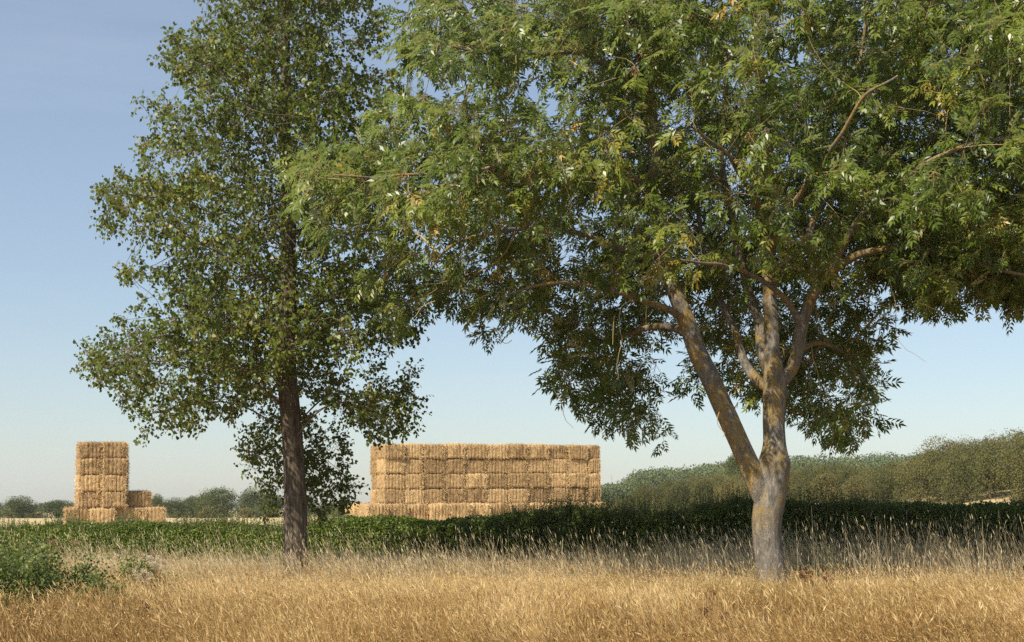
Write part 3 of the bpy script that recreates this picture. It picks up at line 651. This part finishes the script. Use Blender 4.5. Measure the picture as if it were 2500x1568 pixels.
def plant_tree(name, meshes, x, y, sc, rz, label, cat, group):
    o = bpy.data.objects.new(name, None); C.objects.link(o); o.location = (float(x), float(y), float(ground_z(x, y))); o.rotation_euler = (0, 0, rz); o.scale = (sc[0], sc[0], sc[1])
    tag(o, label, cat, group)
    for nm, me in zip(('crown', 'trunk'), meshes):
        c = bpy.data.objects.new(nm, me); C.objects.link(c); c.parent = o
    return o
TREES = [crown_mesh(20+k, 6.5, 6.5, 12000, .19, M['farleaf'], lobes=16) for k in range(4)]
BUSH = [crown_mesh(40+k, 2.6, 4.2, 2600, .2, M['scrub'], True, 10) for k in range(2)]
far = [(50, 1212, 88, 'rounded tree at the far left edge of the field'), (142, 1222, 96, 'broad low tree just left of the small bale stack'), (-30, 1225, 80, 'tree cut off by the left edge of the photo'),
       (385, 1208, 40, 'slim tree showing just right of the small bale stack'), (425, 1216, 70, 'dark tree second right of the small bale stack'), (470, 1212, 56, 'tree between the dark tree and the tallest round tree'),
       (535, 1193, 88, 'tallest rounded tree between small stack and furrowed trunk'), (500, 1206, 50, 'narrow tree touching the tallest rounded tree'), (612, 1191, 72, 'pale green tree behind the sprouts left of the furrowed trunk'), (660, 1205, 70, 'tree half hidden by the furrowed trunk'),
       (745, 1222, 60, 'tree just right of the furrowed trunk'), (795, 1232, 60, 'low tree between furrowed trunk and long stack'), (850, 1226, 66, 'tree touching the left end of the long stack')]
for i, (u, vt, wpx, lab) in enumerate(far):
    Yd = 250+(i % 3)*9; x = (u-1250)/F*Yd; z = ground_z(x, Yd); ztop = EYE+(HOR-vt)/F*Yd; wd = wpx/F*Yd
    plant_tree('far_tree', TREES[i % 4], x, Yd, (wd/5.3, (ztop-z)/6.3), i*1.3, lab, 'tree', 'trees along the far edge of the field')
for i, (u, vt, wpx, lab) in enumerate([(505, 1238, 60, 'low olive bush below the tallest rounded tree'), (535, 1232, 62, 'brownish bush in front of the tallest rounded tree'), (600, 1240, 60, 'brownish bush below the pale green tree'), (20, 1250, 60, 'low bush in front of the far left tree'),
                                       (85, 1252, 60, 'low bush left of the broad low tree'), (440, 1250, 50, 'small green bush below the dark tree'), (830, 1240, 50, 'bush left of the long stack'), (665, 1246, 60, 'bush behind the furrowed trunk')]):
    Yd = 236; x = (u-1250)/F*Yd; z = ground_z(x, Yd); ztop = EYE+(HOR-vt)/F*Yd
    plant_tree('far_bush', BUSH[i % 2], x, Yd, (wpx/F*Yd/3.9, (ztop-z)/2.5), i*2.1, lab, 'bush', 'bushes along the far edge of the field')
def far_hedge():
    mb = MB(); n = 26000; g = np.random.default_rng(4); x = g.uniform(-112, -8, n); y = 262+g.normal(size=n)*.9; h = 2.1+.9*vnoise(np.stack([x, 0*x, 0*x], -1), .22)+.5*vnoise(np.stack([x, 0*x, 0*x+3], -1), .7)
    p = np.stack([x, y, ground_z(x, y)+h*g.random(n)**.7], -1); d = rdir(n); sz = U(.2, .36, n)
    leaves(mb, p, d, rdir(n), sz, sz*.7, np.clip(.4+.3*vnoise(p, .6)+g.normal(size=n)*.12, 0, 1)); o = mb.build('far_hedge', M['farleaf']); tag(o, 'low hazy hedge under the far trees at the left', 'hedge')
far_hedge()
SH = [crown_mesh(60+k, 3.6, 5.4, 15000, .10, M['scrub'], True, 16) for k in range(5)]
def scrub():
    tu = [1480, 1540, 1650, 1740, 1850, 1950, 2100, 2190, 2270, 2340, 2400, 2500, 2700]; tv = [1222, 1206, 1176, 1172, 1166, 1150, 1138, 1126, 1097, 1086, 1080, 1066, 1050]
    k = 0
    for row in range(4):
        u = 1515 if row < 2 else 1640
        while u < 2680:
            x = 0; Yr = 0
            for it in range(6): Yr = scrub_line((u-1250)/F*(Yr or 150))+2.5+row*9+0
            Yr += random.uniform(-2, 2); x = (u-1250)/F*Yr; z = float(ground_z(x, Yr)); top = EYE+(HOR-np.interp(u, tu, tv)-random.uniform(-14, 13)-(3-row)*7*float(sstep(1600, 2300, u)))/F*Yr
            h = top-z
            if h > 1.0:
                h = min(h, 3.6+2.2*float(sstep(1900, 2500, u))) if row < 3 else h
                wd = random.uniform(4.2, 6.2)*(.8+.25*float(sstep(1700, 2500, u)))
                side = 'left part' if u < 1800 else 'middle part, by the pale trunk' if u < 2050 else 'right part'
                plant_tree('scrub_bush', SH[k % 5], x, Yr, (wd/5.2*random.uniform(.85, 1.2), (h+.45)/3.4), random.uniform(0, 6.28), f'olive brown bush in the scrub bank, {side}', 'bush', f'bushes of the scrub bank, {side}').location.z -= .45
                k += 1; u += wd/Yr*F*.62
            else: u += 30
    print('scrub', k)
scrub()
plant_tree('lone_tree', TREES[1], (1800-1250)/F*205, 205, (4.6/6.2, (EYE+(HOR-1103)/F*205-ground_z((550)/F*205, 205))/6.5), 1, 'green tree rising above the scrub just left of the pale forked trunk', 'tree', None)
def wood():
    mb = MB(); g = np.random.default_rng(9); n = 0
    for k in range(300):
        xx = g.uniform(28, 175); yy = g.uniform(415, 520); x = xx*yy/500; z = float(ground_z(x, yy)); r_ = g.uniform(3.0, 6.0)
        if xx < 45: r_ *= .8
        m_ = 620; D = nrm(g.normal(size=(m_, 3))); D[:, 2] = np.abs(D[:, 2])-.25*(g.random(m_) < .5); 
        p = np.array([x, yy, z+.6+r_*.3])+D*r_*(1+.3*fbm(D*1.5+k, 2, 2))[:, None]; d = nrm(g.normal(size=(m_, 3))); s = nrm(np.cross(d, g.normal(size=(m_, 3)))); L_ = g.uniform(.35, .75, m_)[:, None]
        mb.soup(np.stack([p-d*L_*.5, p+s*L_*.4, p+d*L_*.5, p-s*L_*.4], 1), np.clip(g.uniform(.25, .75)+g.normal(size=m_)*.1, 0, 1))
    tag(mb.build('wood', M['wood']), 'hazy green wood covering the far hill at the right', 'wood', kind='stuff')
wood()

# ------------------------------------------------------------------ grass
def blades(mb, x, y, h, lean, wdt, tint, head=0, bend=.35, z0=None, headw=.004):
    n = len(x); z = ground_z(x, y)-.02 if z0 is None else z0; b = np.stack([x, y, z], -1)
    az = U(0, 6.28, n); l = lean*h[:, None]; rad = np.stack([np.cos(az), np.sin(az)], -1)*(U(0, .28, n)*h)[:, None]
    off = l+rad; up = np.sqrt(np.clip(h*h-(off**2).sum(1)*.7, .02, None)); K_ = 4; V = []
    wa = U(0, 6.28, n); s = np.stack([np.cos(wa), np.sin(wa), 0*wa], -1)
    for i in range(K_):
        f = i/(K_-1); g = f**(1+bend*2); c = b+np.concatenate([off*g, (up*f)[:, None]], 1)
        ww = wdt*(1-.75*f); V += [c-s*ww[:, None]/2, c+s*ww[:, None]/2]
    V = np.stack(V, 1); base = np.arange(n)[:, None, None]*(2*K_)
    f = np.array([[2*i, 2*i+1, 2*i+3, 2*i+2] for i in range(K_-1)])[None]
    mb.add(V.reshape(-1, 3), (base+f).reshape(-1, 4), np.repeat(tint, 2*K_))
    if head:
        m = U(0, 1, n) < head; tip = (V[m, -1]+V[m, -2])/2; pr = (V[m, -3]+V[m, -4])/2; d = nrm(tip-pr+rdir(m.sum())*.02); k = len(tip); hl = U(.05, .13, k)
        for q in range(2):
            leaves(mb, tip-d*hl[:, None]*.5, d, rdir(k), hl, U(.8, 1.6, k)*headw, np.clip(np.asarray(tint)[m]+.1, 0, 1), .05)
def area(n, y0, y1, m=1.6):
    y = np.sqrt(U(y0*y0, y1*y1, n)); x = U(-1, 1, n)*(.36*y+m); return x, y
def grass():
    # short golden sward
    n = 150000; x, y = area(n, 9.2, 24.5); P = np.stack([x, y, 0*x], -1); nz = fbm(P, .55, 3); nz2 = vnoise(P+40, .35)
    cl = vnoise(P+60, 1.9); h = (.25+.16*nz+.16*U(0, 1, n)+.12*cl)*(1-.3*sstep(19, 22, y)); h = np.clip(h, .08, .8)
    lean = np.stack([-.22-.3*nz2+rng.normal(size=n)*.22, .1*nz+rng.normal(size=n)*.15], -1)
    tint = np.clip(.30+.75*nz+.3*cl+.14*sstep(13.5, 19, y)-.16*sstep(-1, -5, x)*sstep(18, 15, y)+rng.normal(size=n)*.26+.24*sstep(14.5, 20, y)+.05*sstep(2, 6, x), 0, 1)
    mb = MB(); blades(mb, x, y, h, lean, U(.002, .004, n), tint, head=.8, headw=.005)
    n = 110000; x, y = area(n, 9.3, 21.5, 1.2); P = np.stack([x, y, 0*x], -1); nz = fbm(P, .55, 3); z = (.1+.34*rng.random(n)**.7+.09*nz)*(1+.3*sstep(14, 20, y))
    P[:, 2] = z; d = nrm(rdir(n)*.7+np.array([-.35, 0, .35])); ln = U(.018, .055, n)
    leaves(mb, P, d, rdir(n), ln, U(.003, .0065, n), np.clip(.5+.25*nz+rng.normal(size=n)*.22, 0, 1), .6)
    n = 5200; x, y = area(n, 11.5, 21.5); h = U(.36, .66, n); blades(mb, x, y, h, np.stack([-.3+rng.normal(size=n)*.3, rng.normal(size=n)*.2], -1), U(.003, .0045, n), U(.5, 1, n), head=1, bend=.6, headw=.007)
    tag(mb.build('short_grass', M['grassG']), 'short dry golden brown grass in the foreground', 'grass', kind='stuff')
    # tall pale stalks in front of and round the trunks
    n = 50000; x, y = area(n, 20.5, 31); P = np.stack([x, y, 0*x], -1); nz = fbm(P+9, .5, 3); cl = vnoise(P+70, 1.5)
    edge = 22.0+.9*vnoise(P+11, .3)+1.6*np.exp(-((x-4.2)/.9)**2)+1.5*np.exp(-((x+4.0)/.7)**2)-1.2*sstep(-8, -3, x)*sstep(2, -1, x)*0; h = (.36+.12*nz+.13*cl+np.abs(rng.normal(size=n))*.21)*(1-.4*sstep(25, 30, y))*(1+.2*sstep(1, 5, x))*sstep(-1.5, 2.2, y-edge)
    h *= 1+.16*sstep(1.5, 6, x)
    thin = (rng.random(n) < np.clip(.75+.5*cl, .2, 1)) & (h > .12); x, y, h, nz, cl = x[thin], y[thin], h[thin], nz[thin], cl[thin]; n = len(x)
    lean = np.stack([-.2-.16*cl-.16*sstep(2, -6, x)+rng.normal(size=n)*.14, .06*nz], -1); tint = np.clip(.56+.15*nz+rng.normal(size=n)*.26-.1*sstep(25, 29, y), 0, 1)
    mb = MB(); blades(mb, x, y, h, lean, U(.0035, .0075, n), tint, head=.7, bend=.3, headw=.008)
    n = 2200; x, y = area(n, 22, 27.5); h = U(.5, 1.08, n)*(1+.25*sstep(2, 7, x)); blades(mb, x, y, h, np.stack([-.14+rng.normal(size=n)*.12, 0*x], -1), U(.004, .006, n), U(.4, .9, n), head=1, bend=.4, headw=.007)
    tag(mb.build('tall_grass', M['grassP']), 'tall pale dry grass stalks in front of the hedge', 'grass', kind='stuff')
    n = 60000; x, y = area(n, 10, 27); P = np.stack([x, y, 0*x], -1); g = (vnoise(P+22, .5)+.35*rng.normal(size=n) > .42-.42*sstep(1.5, 5.5, x)) ; x, y = x[g], y[g]; n = len(x)
    mb = MB(); blades(mb, x, y, U(.14, .42, n), np.stack([-.15+0*x, 0*x], -1), U(.003, .005, n), U(0, 1, n))
    tag(mb.build('green_grass', M['grassN']), 'green blades growing through the dry grass', 'grass', kind='stuff')
grass()

# ------------------------------------------------------------------ bramble and weeds
def bramble(name, cx, cy_, rx, ry, h, n, label, lf=.04, group=None):
    root = empty(name, (cx, cy_, 0), label, 'bush', group); lb = MB(); tb = MB(); g = rng
    nc = int(26*rx*ry)+8
    a = g.uniform(0, 6.28, nc); q = np.sqrt(g.random(nc)); bx = cx+rx*q*np.cos(a)*.7; by = cy_+ry*q*np.sin(a)*.7
    for k in range(nc):
        z1 = h*(1-.6*q[k]**2)*g.uniform(.6, 1.15); dx, dy = g.normal()*.25*rx, g.normal()*.25*ry
        S = spline([(bx[k], by[k], 0, .006), (bx[k]+dx*.3, by[k]+dy*.4, z1*.6, .005), (bx[k]+dx*.7, by[k]+dy, z1, .004), (bx[k]+dx*1.1-.05, by[k]+dy*1.5, z1*1.02, .002)], .05)
        tube(tb, S[:, :3], S[:, 3], 4, tint=.4); m = n//nc; i = g.integers(len(S)//5, len(S), m); p = S[i, :3]+g.normal(size=(m, 3))*.075
        p[:, 2] = np.maximum(p[:, 2], .03); sz = g.uniform(.6, 1.3, m)*lf
        leaves(lb, p, nrm(rdir(m)+np.array([0, 0, -.1])), nrm(rdir(m)*.8+np.array([-.2, -.3, .6])), sz, sz*.72, np.clip(.4+.3*vnoise(p, 1.2)+g.normal(size=m)*.2, 0, 1), .12)
    tb.build('stems', M['twig'], root, True); lb.build('foliage', M['bush'], root)
bramble('bramble_bush', -5.95, 17.8, 1.15, .9, .78, 21000, 'green bramble bush in the grass at the lower left corner')
bramble('bramble_bush', -6.95, 19.7, .7, .8, 1.0, 9000, 'taller yellow-green bramble behind the lower left one, at the photo\'s edge')
bramble('bramble_bush', -5.35, 20.3, .7, .6, .55, 7000, 'low bramble clump behind the right side of the corner bramble')
bramble('leafy_clump', 2.9, 27.5, .5, .4, .62, 2600, 'leafy clump added for a sunlit patch of the dark hedge, left of the pale trunk', .06)  # leaves added to stand for a sunlit patch of the hedge
bramble('leafy_clump', 5.5, 25.5, .5, .4, .55, 2200, 'bright leafy sapling in front of the hedge just right of the pale trunk', .06)

def weed(kind, u, v_top, Y, label, h=None):
    p = wp(u, v_top, Y); zt = p[2]; o = empty(kind, (p[0], Y, 0), label, 'weed'); tb = MB(); hb = MB(); g = rng; x = p[0]
    if kind == 'dock_plant':
        for k in range(g.integers(2, 4)):
            dx = g.normal()*.1; S = spline([(x, Y, 0, .004), (x+dx*.5, Y, zt*.5, .0035), (x+dx, Y+g.normal()*.04, zt*(1-.1*k), .002)], .03); tube(tb, S[:, :3], S[:, 3], 4, tint=.3)
            m = 900; i = (len(S)*(.3+.7*g.random(m)**.8)).astype(int).clip(0, len(S)-1); q = S[i, :3]+g.normal(size=(m, 3))*np.array([.02, .02, .012])
            leaves(hb, q, rdir(m), rdir(m), g.uniform(.01, .02, m), np.full(m, .012), g.uniform(0, 1, m))
        tb.build('stem', M['dock'], o); hb.build('seed_head', M['dock'], o)
    elif kind == 'hogweed':
        S = spline([(x, Y, 0, .007), (x+.02, Y, zt*.5, .006), (x+.03, Y, zt*.88, .004)], .05); tube(tb, S[:, :3], S[:, 3], 5, tint=.4); top = S[-1, :3]; n = 16
        a = np.arange(n)*2.4; q = np.sqrt((np.arange(n)+.5)/n)*.085; e = top+np.stack([q*np.cos(a), q*np.sin(a), zt*.12-q*.35], -1)
        twigs(tb, np.repeat(top[None], n, 0), e, .002, .0012, .5); c = np.repeat(e, 14, 0)+rng.normal(size=(n*14, 3))*np.array([.012, .012, .004])
        leaves(hb, c, nrm(rdir(len(c))+np.array([0, 0, .5])), rdir(len(c)), np.full(len(c), .010), np.full(len(c), .007), rng.uniform(0, 1, len(c)))
        tb.build('stem', M['umbel'], o); hb.build('flower_head', M['umbel'], o)
    else:
        for k in range(6):
            a = k*1.1; e = np.array([x+.12*math.cos(a)*(k > 0), Y+.1*math.sin(a), zt*(1-.1*(k % 3))]); S = spline([(x, Y, 0, .005), (x+.02, Y, zt*.55, .004), (*e, .002)], .05); tube(tb, S[:, :3], S[:, 3], 4)
            m = 150; q = e+rng.normal(size=(m, 3))*.018; leaves(hb, q, rdir(m), rdir(m), np.full(m, .03), np.full(m, .004), rng.uniform(.3, 1, m))
        tb.build('stem', M['umbel'], o); hb.build('seed_down', M['fluff'], o)
for a in [('dock_plant', 1752, 1488, 14.5, 'rust red dock spike at the bottom, below centre right'), ('dock_plant', 1680, 1520, 14, 'rust red dock low at the bottom edge, left of the taller spike'), ('dock_plant', 1738, 1445, 17, 'small dark dock spike standing behind the tall rust one'),
          ('dock_plant', 1990, 1398, 21.5, 'rust brown dock clump just right of the pale trunk\'s foot'), ('dock_plant', 2018, 1410, 20.5, 'rust brown dock second right of the pale trunk\'s foot'), ('dock_plant', 385, 1470, 15.5, 'thin brown dock stalk in the grass left of the furrowed trunk'),
          ('hogweed', 125, 1318, 21, 'dry hogweed umbel farthest left over the bramble'), ('hogweed', 178, 1319, 22, 'dry hogweed umbel between the two left ones'), ('hogweed', 138, 1335, 20, 'lower dry hogweed umbel over the bramble'),
          ('hogweed', 372, 1345, 21, 'dry hogweed umbel above the thistle down'), ('hogweed', 400, 1352, 22, 'dry hogweed umbel right of the thistle down'), ('hogweed', 1605, 1335, 24, 'dry hogweed umbel in front of the hedge, left of the pale trunk'),
          ('hogweed', 1960, 1345, 24, 'dry hogweed umbel right beside the pale trunk'), ('hogweed', 1440, 1350, 24.5, 'small dry hogweed head in front of the dark hedge'), ('hogweed', 745, 1345, 25, 'dry hogweed beside the furrowed trunk'),
          ('thistle', 385, 1362, 20, 'pale fluffy thistle gone to seed, left of the furrowed trunk'), ('thistle', 350, 1395, 19.5, 'lower pale fluffy thistle beside the taller one')]: weed(*a)

# ------------------------------------------------------------------ haze
def haze():
    x0, x1, y0, y1, z0, z1 = -1700., 1700., -60., 1500., -3., 45.
    V = [(x, y, z) for z in (z0, z1) for y in (y0, y1) for x in (x0, x1)]
    mb = MB(); mb.add(V, [(0, 2, 3, 1), (4, 5, 7, 6), (0, 1, 5, 4), (2, 6, 7, 3), (0, 4, 6, 2), (1, 3, 7, 5)])
    m = bpy.data.materials.new('haze'); m.use_nodes = True; N = m.node_tree.nodes; N.remove(N['Principled BSDF'])
    v = N.new('ShaderNodeVolumePrincipled'); v.inputs['Density'].default_value = .00018; v.inputs['Color'].default_value = (.93, .96, 1, 1); v.inputs['Anisotropy'].default_value = .2
    o = [x for x in N if x.type == 'OUTPUT_MATERIAL'][0]; m.node_tree.links.new(v.outputs[0], o.inputs['Volume'])
    tag(mb.build('haze', m), 'thin pale haze filling the air over the fields', 'haze', kind='stuff')
haze()
